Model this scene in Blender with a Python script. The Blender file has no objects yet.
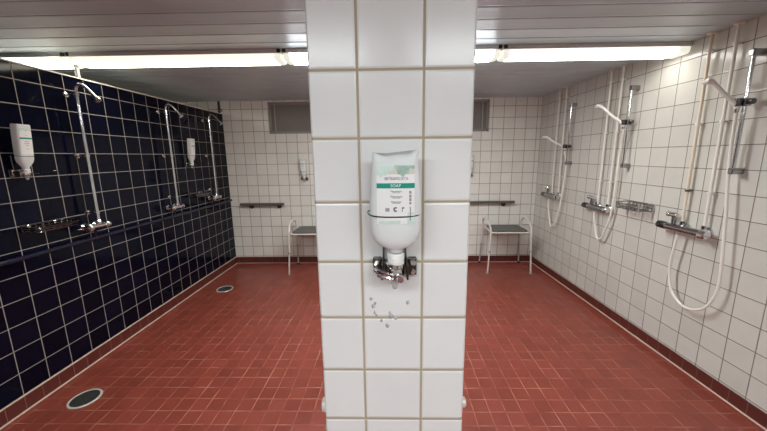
import bpy, bmesh, math, random
from mathutils import Vector, Matrix
random.seed(7)
C = bpy.context.scene.collection
H = 1.555                      # eye height above the floor
CEIL = 2.315
TILE = 0.15
PI = math.pi

# ------------------------------------------------------------------ materials
def newmat(name):
    m = bpy.data.materials.new(name); m.use_nodes = True
    nt = m.node_tree
    b = nt.nodes['Principled BSDF']
    return m, nt, b

def simple(name, col, rough=0.5, metal=0.0, noise=0.0, scale=20.0, spec=0.5, trans=0.0, sss=0.0, bump=0.0, col2=None):
    m, nt, b = newmat(name)
    b.inputs['Roughness'].default_value = rough
    b.inputs['Metallic'].default_value = metal
    b.inputs['Specular IOR Level'].default_value = spec
    b.inputs['Transmission Weight'].default_value = trans
    if sss:
        b.inputs['Subsurface Weight'].default_value = sss
        b.inputs['Subsurface Radius'].default_value = (0.02, 0.02, 0.02)
    tc = nt.nodes.new('ShaderNodeTexCoord')
    nz = nt.nodes.new('ShaderNodeTexNoise'); nz.inputs['Scale'].default_value = scale
    nz.inputs['Detail'].default_value = 4
    nt.links.new(tc.outputs['Object'], nz.inputs['Vector'])
    mx = nt.nodes.new('ShaderNodeMix'); mx.data_type = 'RGBA'
    c2 = col2 if col2 else tuple(c * (1 - noise) for c in col)
    mx.inputs['A'].default_value = (*c2, 1); mx.inputs['B'].default_value = (*col, 1)
    nt.links.new(nz.outputs['Fac'], mx.inputs['Factor'])
    nt.links.new(mx.outputs['Result'], b.inputs['Base Color'])
    if bump:
        bp = nt.nodes.new('ShaderNodeBump'); bp.inputs['Strength'].default_value = bump
        bp.inputs['Distance'].default_value = 0.002
        nt.links.new(nz.outputs['Fac'], bp.inputs['Height'])
        nt.links.new(bp.outputs['Normal'], b.inputs['Normal'])
    return m

def math_node(nt, op, a, b=None, c=None, clamp=False):
    n = nt.nodes.new('ShaderNodeMath'); n.operation = op; n.use_clamp = clamp
    for i, v in enumerate((a, b, c)):
        if v is None: continue
        if isinstance(v, (int, float)): n.inputs[i].default_value = v
        else: nt.links.new(v, n.inputs[i])
    return n.outputs[0]

def tile_mat(name, tile, grout, gw, rough, grout_rough=0.8, var=0.05, edge=0.03, bump=0.6, spec=0.5,
             patchy=0.0, mottle=0.0, mottle_scale=1.2, tint=None, wave=0.0, studs=0.0, roughvar=0.0):
    """tiles laid on the UV grid: one UV unit is one tile; gw = grout width in tile units"""
    m, nt, b = newmat(name)
    L = nt.links
    uvn = nt.nodes.new('ShaderNodeUVMap'); uvn.uv_map = 'UVMap'
    sp = nt.nodes.new('ShaderNodeSeparateXYZ'); L.new(uvn.outputs['UV'], sp.inputs[0])
    def edge_d(x):
        f = math_node(nt, 'FRACT', x)
        return math_node(nt, 'MINIMUM', f, math_node(nt, 'SUBTRACT', 1.0, f))
    d = math_node(nt, 'MINIMUM', edge_d(sp.outputs[0]), edge_d(sp.outputs[1]))
    mr = nt.nodes.new('ShaderNodeMapRange'); mr.interpolation_type = 'SMOOTHSTEP'
    mr.inputs['From Min'].default_value = gw / 2 * 0.75; mr.inputs['From Max'].default_value = gw / 2 * 1.25
    L.new(d, mr.inputs['Value'])
    mask = mr.outputs['Result']                 # 1 on the tile, 0 in the joint
    hb = nt.nodes.new('ShaderNodeMapRange'); hb.interpolation_type = 'SMOOTHSTEP'
    hb.inputs['From Min'].default_value = gw / 2 * 0.6; hb.inputs['From Max'].default_value = gw / 2 + edge
    L.new(d, hb.inputs['Value'])
    # per-tile variation
    fl = nt.nodes.new('ShaderNodeVectorMath'); fl.operation = 'FLOOR'; L.new(uvn.outputs['UV'], fl.inputs[0])
    wn = nt.nodes.new('ShaderNodeTexWhiteNoise'); wn.noise_dimensions = '3D'; L.new(fl.outputs[0], wn.inputs['Vector'])
    vv = math_node(nt, 'MULTIPLY_ADD', wn.outputs['Value'], 2 * var, 1 - var)
    nz = nt.nodes.new('ShaderNodeTexNoise'); nz.inputs['Scale'].default_value = mottle_scale; nz.inputs['Detail'].default_value = 5
    L.new(uvn.outputs['UV'], nz.inputs['Vector'])
    mm = math_node(nt, 'MULTIPLY_ADD', nz.outputs['Fac'], 2 * mottle, 1 - mottle)
    k = math_node(nt, 'MULTIPLY', vv, mm)
    vm = nt.nodes.new('ShaderNodeVectorMath'); vm.operation = 'SCALE'
    vm.inputs[0].default_value = tile; L.new(k, vm.inputs['Scale'])
    mx = nt.nodes.new('ShaderNodeMix'); mx.data_type = 'RGBA'
    mx.inputs['A'].default_value = (*grout, 1)
    L.new(vm.outputs[0], mx.inputs['B'])
    if patchy > 0:
        pz = nt.nodes.new('ShaderNodeTexNoise'); pz.inputs['Scale'].default_value = 0.55; pz.inputs['Detail'].default_value = 3
        L.new(uvn.outputs['UV'], pz.inputs['Vector'])
        pr_ = nt.nodes.new('ShaderNodeMapRange'); pr_.inputs['From Min'].default_value = 0.44; pr_.inputs['From Max'].default_value = 0.66
        pr_.inputs['To Min'].default_value = patchy; pr_.inputs['To Max'].default_value = 0.0
        L.new(pz.outputs['Fac'], pr_.inputs['Value'])
        gm = math_node(nt, 'MAXIMUM', mask, pr_.outputs['Result'])
        L.new(gm, mx.inputs['Factor'])
    else:
        L.new(mask, mx.inputs['Factor'])
    L.new(mx.outputs['Result'], b.inputs['Base Color'])
    rr = nt.nodes.new('ShaderNodeMapRange'); rr.inputs['To Min'].default_value = grout_rough; rr.inputs['To Max'].default_value = rough
    L.new(mask, rr.inputs['Value'])
    if roughvar:
        rn = math_node(nt, 'MULTIPLY_ADD', nz.outputs['Fac'], roughvar, -roughvar / 2)
        L.new(math_node(nt, 'ADD', rr.outputs['Result'], rn, clamp=True), b.inputs['Roughness'])
    else:
        L.new(rr.outputs['Result'], b.inputs['Roughness'])
    b.inputs['Specular IOR Level'].default_value = spec
    h = hb.outputs['Result']
    if wave:
        wz = nt.nodes.new('ShaderNodeTexNoise'); wz.inputs['Scale'].default_value = 1.6; wz.inputs['Detail'].default_value = 1
        L.new(uvn.outputs['UV'], wz.inputs['Vector'])
        # slight random tilt of each tile plus gentle waviness of the glaze
        h = math_node(nt, 'ADD', h, math_node(nt, 'MULTIPLY', wz.outputs['Fac'], wave))
    if studs:
        s2 = nt.nodes.new('ShaderNodeVectorMath'); s2.operation = 'SCALE'; s2.inputs['Scale'].default_value = 6.0
        L.new(uvn.outputs['UV'], s2.inputs[0])
        vo = nt.nodes.new('ShaderNodeTexVoronoi'); vo.inputs['Randomness'].default_value = 0.0; vo.inputs['Scale'].default_value = 1.0
        L.new(s2.outputs[0], vo.inputs['Vector'])
        h = math_node(nt, 'ADD', h, math_node(nt, 'MULTIPLY', vo.outputs['Distance'], -studs))
    bp = nt.nodes.new('ShaderNodeBump'); bp.inputs['Strength'].default_value = bump; bp.inputs['Distance'].default_value = 0.003
    L.new(h, bp.inputs['Height']); L.new(bp.outputs['Normal'], b.inputs['Normal'])
    return m

def emit_mat(name, col, strength):
    m, nt, b = newmat(name)
    b.inputs['Base Color'].default_value = (0.8, 0.8, 0.78, 1)
    b.inputs['Emission Color'].default_value = (*col, 1)
    b.inputs['Emission Strength'].default_value = strength
    b.inputs['Roughness'].default_value = 0.4
    return m

M = {}
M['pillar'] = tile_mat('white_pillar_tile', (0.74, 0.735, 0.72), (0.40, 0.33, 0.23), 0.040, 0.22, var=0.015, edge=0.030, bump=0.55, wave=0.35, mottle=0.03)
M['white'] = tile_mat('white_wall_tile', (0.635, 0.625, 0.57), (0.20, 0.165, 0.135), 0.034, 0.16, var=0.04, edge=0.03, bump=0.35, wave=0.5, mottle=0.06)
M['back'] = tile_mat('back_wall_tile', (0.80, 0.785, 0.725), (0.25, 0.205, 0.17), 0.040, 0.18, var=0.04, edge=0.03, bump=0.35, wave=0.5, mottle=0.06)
M['navy'] = tile_mat('navy_tile', (0.0028, 0.0036, 0.0115), (0.36, 0.335, 0.30), 0.028, 0.09, var=0.25, edge=0.02, bump=0.25, wave=0.5, spec=0.13)
M['floor'] = tile_mat('red_floor_tile', (0.225, 0.045, 0.029), (0.42, 0.19, 0.13), 0.045, 0.34, var=0.10, edge=0.02, bump=0.35, patchy=0.92, mottle=0.20, mottle_scale=0.6, studs=0.25, spec=0.5, roughvar=0.25)
M['skirt'] = tile_mat('red_skirting_tile', (0.11, 0.025, 0.020), (0.26, 0.12, 0.09), 0.03, 0.35, var=0.08, edge=0.03, bump=0.3, spec=0.4)
M['skirt_r'] = tile_mat('dark_red_skirting_tile', (0.115, 0.027, 0.021), (0.22, 0.11, 0.09), 0.03, 0.35, var=0.08, edge=0.03, bump=0.3, spec=0.4)
M['sealant'] = simple('pale_joint_sealant', (0.80, 0.62, 0.50), 0.7, noise=0.25, scale=6)
M['grime'] = simple('grey_beige_joint', (0.62, 0.50, 0.42), 0.7, noise=0.3, scale=6)
M['ceiling'] = simple('grey_ceiling_slats', (0.62, 0.76, 0.82), 0.36, noise=0.30, scale=3.0, spec=0.5)
M['groove'] = simple('dark_slat_gap', (0.05, 0.045, 0.04), 0.8)
M['chrome'] = simple('chrome', (0.72, 0.72, 0.73), 0.14, 1.0, noise=0.05)
M['dull_chrome'] = simple('dull_chrome', (0.40, 0.40, 0.41), 0.20, 1.0, noise=0.15)
M['dark_chrome'] = simple('dark_chrome', (0.16, 0.16, 0.165), 0.22, 1.0, noise=0.2)
M['steel'] = simple('brushed_steel', (0.34, 0.335, 0.33), 0.30, 1.0, noise=0.15)
M['navy_reflect_wire'] = simple('steel_wire_navy_reflection', (0.20, 0.20, 0.205), 0.16, 1.0, noise=0.2)  # darkened steel: the navy wall's reflection is put into the colour
M['white_paint'] = simple('cream_pipe_paint', (0.86, 0.83, 0.76), 0.35, noise=0.08, scale=12)
M['stain_paint'] = simple('stained_pipe_paint', (0.86, 0.81, 0.70), 0.4, scale=5, col2=(0.68, 0.56, 0.38))
M['white_plastic'] = simple('white_plastic', (0.80, 0.79, 0.76), 0.3, noise=0.03)
M['hose'] = simple('white_hose_plastic', (0.86, 0.84, 0.77), 0.32, noise=0.06, scale=15)
M['grey_plastic'] = simple('grey_seat_plastic', (0.125, 0.122, 0.110), 0.55, noise=0.12, scale=30, bump=0.3)
M['black'] = simple('black_rubber', (0.018, 0.018, 0.018), 0.5, noise=0.2)
M['bracket_dark'] = simple('dark_bracket_steel', (0.10, 0.085, 0.075), 0.28, 0.9, noise=0.3)
M['handle_wood'] = simple('dark_grey_rail', (0.13, 0.11, 0.095), 0.4, noise=0.2, scale=12)
M['navy_paint'] = simple('navy_pipe_paint', (0.012, 0.015, 0.038), 0.2, noise=0.3, scale=8)
M['stool_white'] = simple('white_stool_tube', (0.68, 0.65, 0.60), 0.3, noise=0.05)
M['stool_grey'] = simple('grey_stool_tube', (0.42, 0.41, 0.39), 0.35, noise=0.1)
M['housing'] = simple('lamp_housing_white', (0.66, 0.65, 0.63), 0.4, noise=0.05)
M['endcap'] = emit_mat('glowing_lamp_end_cap', (0.93, 0.95, 0.80), 0.48)
M['win_frame'] = simple('grey_window_frame', (0.30, 0.275, 0.25), 0.45, noise=0.1)
M['win_pane'] = simple('dull_grey_window_pane', (0.235, 0.215, 0.195), 0.35, noise=0.12, scale=5, spec=0.4)
M['plaster'] = simple('pale_plaster', (0.55, 0.52, 0.48), 0.7, noise=0.08, scale=4)
M['label'] = simple('white_label_paper', (0.80, 0.79, 0.775), 0.45, noise=0.02)
M['teal'] = simple('teal_label_print', (0.0, 0.27, 0.19), 0.4, noise=0.03)
M['mint'] = simple('mint_label_print', (0.36, 0.60, 0.50), 0.45, scale=70, col2=(0.74, 0.76, 0.72))
M['leafgreen'] = simple('grey_green_label_print', (0.13, 0.27, 0.21), 0.45, scale=90, col2=(0.55, 0.66, 0.58))
M['sand'] = simple('sand_label_print', (0.62, 0.58, 0.50), 0.45, noise=0.05)
M['ink'] = simple('dark_label_ink', (0.06, 0.06, 0.06), 0.5)
M['greyink'] = simple('grey_label_ink', (0.30, 0.28, 0.28), 0.5)
M['whiteink'] = simple('white_label_ink', (0.85, 0.9, 0.88), 0.5)
M['plumink'] = simple('muted_plum_label_ink', (0.22, 0.13, 0.16), 0.5)
M['drain_grate'] = simple('dark_metal_grate', (0.11, 0.11, 0.095), 0.5, 0.5, scale=180, col2=(0.035, 0.035, 0.03))
M['drain_ring'] = simple('pale_drain_ring', (0.66, 0.62, 0.56), 0.35, 0.2, noise=0.15, scale=30)

def bottle_mat(name, col, trans):
    m, nt, b = newmat(name)
    b.inputs['Roughness'].default_value = 0.22
    b.inputs['Base Color'].default_value = (*col, 1)
    b.inputs['Transmission Weight'].default_value = trans
    b.inputs['IOR'].default_value = 1.25
    tc = nt.nodes.new('ShaderNodeTexCoord'); nz = nt.nodes.new('ShaderNodeTexNoise'); nz.inputs['Scale'].default_value = 26
    nt.links.new(tc.outputs['Object'], nz.inputs['Vector'])
    bp = nt.nodes.new('ShaderNodeBump'); bp.inputs['Strength'].default_value = 0.12; bp.inputs['Distance'].default_value = 0.004
    nt.links.new(nz.outputs['Fac'], bp.inputs['Height']); nt.links.new(bp.outputs['Normal'], b.inputs['Normal'])
    return m
M['bottle'] = bottle_mat('milky_bottle_plastic', (0.935, 0.95, 0.94), 0.32)
M['liquid'] = bottle_mat('cloudy_soap_liquid', (0.66, 0.68, 0.67), 0.15)
M['clear'] = bottle_mat('clear_plastic', (0.9, 0.9, 0.9), 0.75)
M['drop'] = bottle_mat('clear_soap_drop', (0.95, 0.95, 0.93), 0.65)

# ------------------------------------------------------------------ mesh builder
class MB:
    def __init__(s): s.bm = bmesh.new(); s.flat = []
    def face(s, vs, smooth=False):
        try:
            f = s.bm.faces.new(vs); f.smooth = smooth; return f
        except ValueError: return None
    def box(s, c, d, rot=None, bev=0.0):
        t = bmesh.new(); bmesh.ops.create_cube(t, size=1.0)
        for v in t.verts: v.co = Vector((v.co.x * d[0], v.co.y * d[1], v.co.z * d[2]))
        if bev: bmesh.ops.bevel(t, geom=list(t.edges), offset=bev, segments=2, affect='EDGES', profile=0.5)
        mt = Matrix.Translation(Vector(c))
        if rot is not None: mt = mt @ rot
        s._merge(t, mt, False); return s
    def _merge(s, t, mt, smooth):
        mp = {}
        for v in t.verts: mp[v] = s.bm.verts.new(mt @ v.co)
        for f in t.faces: s.face([mp[v] for v in f.verts], smooth or f.smooth)
        t.free()
    def rings(s, rings, closed_ring=True, cap=True, smooth=True, loop=False):
        vr = [[s.bm.verts.new(p) for p in r] for r in rings]
        n = len(vr[0]); m = len(vr)
        for i in range(m if loop else m - 1):
            a, b = vr[i], vr[(i + 1) % m]
            for j in range(n if closed_ring else n - 1):
                k = (j + 1) % n
                s.face([a[j], a[k], b[k], b[j]], smooth)
        if cap and closed_ring and not loop:
            s.face(list(reversed(vr[0])), False); s.face(vr[-1], False)
        return s
    def tube(s, pts, r, seg=10, loop=False, cap=True, flat=None, up=None):
        pts = [Vector(p) for p in pts]; n = len(pts)
        rs = r if isinstance(r, (list, tuple)) else [r] * n
        tang = []
        for i in range(n):
            if loop: d = pts[(i + 1) % n] - pts[i - 1]
            else: d = pts[min(i + 1, n - 1)] - pts[max(i - 1, 0)]
            tang.append(d.normalized())
        u = Vector(up) if up else (Vector((0, 0, 1)) if abs(tang[0].z) < 0.9 else Vector((1, 0, 0)))
        u = (u - tang[0] * u.dot(tang[0])).normalized()
        rings = []
        for i in range(n):
            u = (u - tang[i] * u.dot(tang[i]))
            if u.length < 1e-6: u = tang[i].orthogonal()
            u.normalize(); w = tang[i].cross(u)
            ring = []
            ru = rs[i][0] if isinstance(rs[i], (list, tuple)) else rs[i]
            rw = rs[i][1] if isinstance(rs[i], (list, tuple)) else rs[i]
            for j in range(seg):
                a = 2 * PI * j / seg
                ring.append(pts[i] + u * math.cos(a) * ru + w * math.sin(a) * rw)
            rings.append(ring)
        return s.rings(rings, cap=cap, loop=loop)
    def cyl(s, p0, p1, r, seg=16, r1=None):
        return s.tube([p0, p1], [r, r if r1 is None else r1], seg)
    def lathe(s, prof, seg=20, axis='z', origin=(0, 0, 0)):
        """prof: list of (radius, height)"""
        o = Vector(origin); rings = []
        for r, h in prof:
            ring = []
            for j in range(seg):
                a = 2 * PI * j / seg; x, y = math.cos(a) * r, math.sin(a) * r
                if axis == 'z': p = Vector((x, y, h))
                elif axis == 'y': p = Vector((y, h, x))
                else: p = Vector((h, x, y))
                ring.append(o + p)
            rings.append(ring)
        return s.rings(rings)
    def build(s, name, mat, parent=None, sharp=35):
        bmesh.ops.recalc_face_normals(s.bm, faces=list(s.bm.faces))
        for e in s.bm.edges:
            if len(e.link_faces) == 2 and e.calc_face_angle(0) > math.radians(sharp): e.smooth = False
        me = bpy.data.meshes.new(name); s.bm.to_mesh(me); s.bm.free()
        o = bpy.data.objects.new(name, me); me.materials.append(mat)
        C.objects.link(o)
        if parent: o.parent = parent
        return o

def curve(pts, n=8, loop=False):
    """Catmull-Rom through pts"""
    P = [Vector(p) for p in pts]; out = []; m = len(P)
    rng = range(m) if loop else range(m - 1)
    for i in rng:
        p0 = P[(i - 1) % m] if (loop or i > 0) else P[0]
        p1 = P[i]; p2 = P[(i + 1) % m]
        p3 = P[(i + 2) % m] if (loop or i + 2 < m) else P[-1]
        for k in range(n):
            t = k / n
            out.append(0.5 * ((2 * p1) + (p2 - p0) * t + (2 * p0 - 5 * p1 + 4 * p2 - p3) * t * t + (3 * p1 - p0 - 3 * p2 + p3) * t ** 3))
    if not loop: out.append(P[-1])
    return out

def rounded(pts, r, n=5, loop=False):
    """polyline with filleted corners"""
    P = [Vector(p) for p in pts]; out = []; m = len(P)
    for i in range(m):
        if not loop and i in (0, m - 1): out.append(P[i]); continue
        a, b, c = P[i - 1], P[i], P[(i + 1) % m]
        d1 = (a - b); d2 = (c - b); k = min(r, d1.length * 0.49, d2.length * 0.49)
        s_, e_ = b + d1.normalized() * k, b + d2.normalized() * k
        for j in range(n + 1):
            t = j / n
            out.append(s_ * (1 - t) ** 2 + b * 2 * t * (1 - t) + e_ * t * t)
    return out

def empty(name, loc, rz=0.0):
    o = bpy.data.objects.new(name, None); C.objects.link(o); o.location = loc; o.rotation_euler = (0, 0, rz); o.empty_display_size = 0.1
    return o
def tag(o, label, cat, group=None):
    o['label'] = label; o['category'] = cat
    if group: o['group'] = group
    return o
def thing(name, loc, rz, label, cat, group=None): return tag(empty(name, loc, rz), label, cat, group)
def structure(o): o['kind'] = 'structure'; return o

# ------------------------------------------------------------------ frames of the surfaces (measured)
def frame(kind):
    if kind == 'L': a = 0.0160; o = Vector((-2.3148, 0, 0)); t = Vector((math.sin(a), math.cos(a), 0)); n = Vector((math.cos(a), -math.sin(a), 0))
    if kind == 'R': a = -0.0102; o = Vector((2.1683, 0, 0)); t = Vector((math.sin(a), math.cos(a), 0)); n = Vector((-math.cos(a), math.sin(a), 0))
    if kind == 'B': a = -0.0165; o = Vector((0, 4.3676, 0)); t = Vector((math.cos(a), math.sin(a), 0)); n = Vector((math.sin(a), -math.cos(a), 0))
    if kind == 'P': a = -0.0214; o = Vector((0, 0.7308, 0)); t = Vector((math.cos(a), math.sin(a), 0)); n = Vector((math.sin(a), -math.cos(a), 0))
    return o, t, n
def on(kind, s, z, off=0.0):
    o, t, n = frame(kind); p = o + t * s + n * off; return Vector((p.x, p.y, z + H))
def turn(kind):
    n = frame(kind)[2]; return math.atan2(-n.x, n.y)

def uv_quad_mesh(name, quads, mat, uvf):
    """quads: lists of points (any polygon); uvf(point, index) -> uv"""
    me = bpy.data.meshes.new(name); vs = []; fs = []
    for q in quads:
        b = len(vs); vs += [tuple(p) for p in q]; fs.append(tuple(range(b, b + len(q))))
    me.from_pydata(vs, [], fs); me.update()
    uvl = me.uv_layers.new(name='UVMap')
    for fi, f in enumerate(me.polygons):
        for li in f.loop_indices:
            uvl.data[li].uv = uvf(Vector(me.vertices[me.loops[li].vertex_index].co), fi)
    me.materials.append(mat)
    o = bpy.data.objects.new(name, me); C.objects.link(o); return structure(o)

Yf = -2.6            # the wall behind the photographer
Xfar = -4.3          # the far wall of the shower bay behind the navy partition
# ---- right wall
o_, t_, n_ = frame('R')
s_end = 4.3676 + 0.02
def R(s, z, off=0): return on('R', s, z, off)
zb = -1.466
def wall_panel(kind, s0, s1, z0, z1, th):
    """front face, then top, back, ends: a wall with thickness"""
    f = [on(kind, s0, z0), on(kind, s1, z0), on(kind, s1, z1), on(kind, s0, z1)]
    k = [on(kind, s0, z0, -th), on(kind, s1, z0, -th), on(kind, s1, z1, -th), on(kind, s0, z1, -th)]
    return [f, [f[3], f[2], k[2], k[3]], [k[0], k[3], k[2], k[1]], [f[0], f[3], k[3], k[0]], [f[1], k[1], k[2], f[2]]]
def wall_uv(kind, s0, z0, size=TILE):
    o, t, n = frame(kind)
    def f(p, i):
        q = p - o; return ((q.dot(t) - s0 - q.dot(n) * 0.999) / size, (p.z - H - z0) / size)
    return f
uv_quad_mesh('wall_right', wall_panel('R', Yf - 0.1, 4.5, -H, CEIL - H, 0.12), M['white'], wall_uv('R', 2.3731, 0.1934))
# ---- navy partition, lower than the ceiling
PTOP = 0.590
uv_quad_mesh('wall_left', wall_panel('L', Yf - 0.1, 4.44, -H, PTOP, 0.12), M['navy'], wall_uv('L', 2.1561, 0.0413))
# ---- back wall with the window opening
WX0, WX1, WZ0, WZ1 = -1.615, 1.425, 0.318, 0.742
def bq(x0, x1, z0, z1): return [on('B', x0, z0), on('B', x1, z0), on('B', x1, z1), on('B', x0, z1)]
bw = [bq(Xfar - 0.2, WX0, -H, CEIL - H), bq(WX1, 2.4, -H, CEIL - H), bq(WX0, WX1, -H, WZ0), bq(WX0, WX1, WZ1, CEIL - H)]
def reveal(a, b): return [on('B', *a), on('B', *b), on('B', *b, -0.10), on('B', *a, -0.10)]
for a, b in (((WX0, WZ0), (WX1, WZ0)), ((WX1, WZ0), (WX1, WZ1)), ((WX1, WZ1), (WX0, WZ1)), ((WX0, WZ1), (WX0, WZ0))): bw.append(reveal(a, b))
uv_quad_mesh('wall_back', bw, M['back'], wall_uv('B', -1.9789, 0.201))
# ---- walls out of view that close the room
uv_quad_mesh('wall_front', [[(Xfar - 0.2, Yf, 0), (Xfar - 0.2, Yf, CEIL), (2.4, Yf, CEIL), (2.4, Yf, 0)]], M['white'], lambda p, i: (p.x / TILE, p.z / TILE))
uv_quad_mesh('wall_far_left', [[(Xfar, Yf, 0), (Xfar, 4.6, 0), (Xfar, 4.6, CEIL), (Xfar, Yf, CEIL)]], M['white'], lambda p, i: (p.y / TILE, p.z / TILE))
# ---- floor
th = -0.019
fu = Vector((math.cos(th), math.sin(th), 0)); fv = Vector((-math.sin(th), math.cos(th), 0))
u0 = Vector((1.409, 1.527, 0)).dot(fu); v0 = Vector((1.45, 1.527, 0)).dot(fv)
uv_quad_mesh('floor', [[(Xfar - 0.2, Yf - 0.1, 0), (2.4, Yf - 0.1, 0), (2.4, 4.6, 0), (Xfar - 0.2, 4.6, 0)]], M['floor'],
             lambda p, i: ((p.dot(fu) - u0) / 0.0985, (p.dot(fv) - v0) / 0.0985))
# ---- skirting tiles and pale joints
def skirting(name, kind, s0, s1, zt, mat, off=0.008):
    f = [on(kind, s0, -H, off), on(kind, s1, -H, off), on(kind, s1, zt, off), on(kind, s0, zt, off)]
    k = [on(kind, s0, zt, -0.001), on(kind, s1, zt, -0.001)]
    uv_quad_mesh(name, [f, [f[3], f[2], k[1], k[0]]], mat, lambda p, i, o=frame(kind): ((p - o[0]).dot(o[1]) / 0.1, (p.z + 0.5 * 0.1) / 0.1 * 0.45 + 0.1))
skirting('baseboard_left', 'L', Yf, 4.405, -1.458, M['skirt'])
skirting('baseboard_right', 'R', Yf, 4.36, -1.468, M['skirt_r'])
skirting('baseboard_back', 'B', -2.25, 2.13, -1.462, M['skirt_r'])
def strip(name, kind, s0, s1, z, h, off, d, mat):
    a, b = on(kind, s0, z, off), on(kind, s1, z, off); c = (a + b) / 2; t = b - a
    mb = MB(); mb.box((c.x, c.y, c.z), (t.length, d, h), Matrix.Rotation(math.atan2(t.y, t.x), 4, 'Z'))
    structure(mb.build(name, mat))
strip('trim_1', 'L', Yf, 4.39, -H + 0.002, 0.006, 0.012, 0.012, M['sealant'])
strip('trim_2', 'R', Yf, 4.34, -H + 0.002, 0.006, 0.012, 0.012, M['sealant'])
strip('trim_3', 'B', -2.23, 2.11, -H + 0.002, 0.006, 0.012, 0.012, M['grime'])
strip('trim_4', 'L', Yf, 4.39, -1.456, 0.007, 0.004, 0.010, M['sealant'])
strip('trim_5', 'L', Yf, 4.44, PTOP + 0.002, 0.008, -0.055, 0.128, M['white_paint'])

# ---- pillar
pw0, pw1 = -0.0618 - 0.1112, -0.0618 + 0.15 + 0.1135
def pil_pt(x, z, d): return on('P', x, z, -d)
PD = 0.375
zt, zl = CEIL - H, -H
c4 = [(pw0, 0), (pw1, 0), (pw1, PD), (pw0, PD)]
quads = []
bv = 0.004
corn = [(pw0 + bv, 0), (pw1 - bv, 0), (pw1, bv), (pw1, PD - bv), (pw1 - bv, PD), (pw0 + bv, PD), (pw0, PD - bv), (pw0, bv)]
for i in range(8):
    a, b = corn[i], corn[(i + 1) % 8]
    quads.append([pil_pt(a[0], zl, a[1]), pil_pt(b[0], zl, b[1]), pil_pt(b[0], zt, b[1]), pil_pt(a[0], zt, a[1])])
po, pt_, pn = frame('P')
def pil_uv(p, i):
    q = p - po; x = q.dot(pt_) + 0.0618; d = -q.dot(pn)
    if i in (0, 4): u = x / 0.15
    elif i in (2, 6): u = (d - 0.1125) / 0.15
    else: u = 0.5
    return (u, (p.z - H - 0.1905) / 0.15)
uv_quad_mesh('pillar', quads, M['pillar'], pil_uv)

# ---- ceiling of long slats running across the room
cv0 = Vector((0.77, 1.756, 0)).dot(fv)
P_ = 0.15
mb = MB()
prof = []          # (v, z) saw profile: slightly bowed slats with a narrow step between them
k0 = int((Yf - 0.2 - cv0) / P_) - 1
v = cv0 + k0 * P_
while v < 4.75:
    prof += [(v + 0.000, 0.006), (v + 0.004, 0.006), (v + 0.006, 0.001), (v + 0.012, 0.0), (v + 0.05, 0.0012), (v + 0.10, 0.0012), (v + 0.138, 0.0), (v + 0.1485, 0.002)]
    v += P_
rings = [[fu * x + fv * q[0] + Vector((0, 0, CEIL + q[1])) for q in prof] for x in (Xfar - 0.3, -2.0, 0.0, 2.5)]
mb.rings(rings, closed_ring=False, smooth=False)
ceil = structure(mb.build('ceiling', M['ceiling']))
mb = MB(); mb.box((-0.9, 1.0, CEIL + 0.03), (7.2, 7.6, 0.02)); structure(mb.build('ceiling_backing', M['groove']))

# ---- window
W = thing('window_1', on('B', (WX0 + WX1) / 2, WZ0), turn('B'), '', '')
del W['label'], W['category']; W['kind'] = 'structure'
hw = (WX1 - WX0) / 2; wh = WZ1 - WZ0
mb = MB()
fr = 0.035
yo = -0.055
mb.box((0, yo, fr / 2), (2 * hw, 0.04, fr)); mb.box((0, yo, wh - fr / 2), (2 * hw, 0.04, fr))
mb.box((-hw + fr / 2, yo, wh / 2), (fr, 0.04, wh)); mb.box((hw - fr / 2, yo, wh / 2), (fr, 0.04, wh))
mb.box((0.0, yo, wh / 2), (0.05, 0.04, wh))
mb.build('window_frame', M['win_frame'], W)
mb = MB(); mb.box((0, yo - 0.012, wh / 2), (2 * hw - 0.02, 0.008, wh - 0.02)); mb.build('window_pane', M['win_pane'], W)
mb = MB()
for sx in (-1, 1): mb.box((sx * (hw - 0.085), yo + 0.014, wh / 2), (0.014, 0.016, wh - 0.06))
mb.build('window_bead', M['stool_grey'], W)

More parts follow.
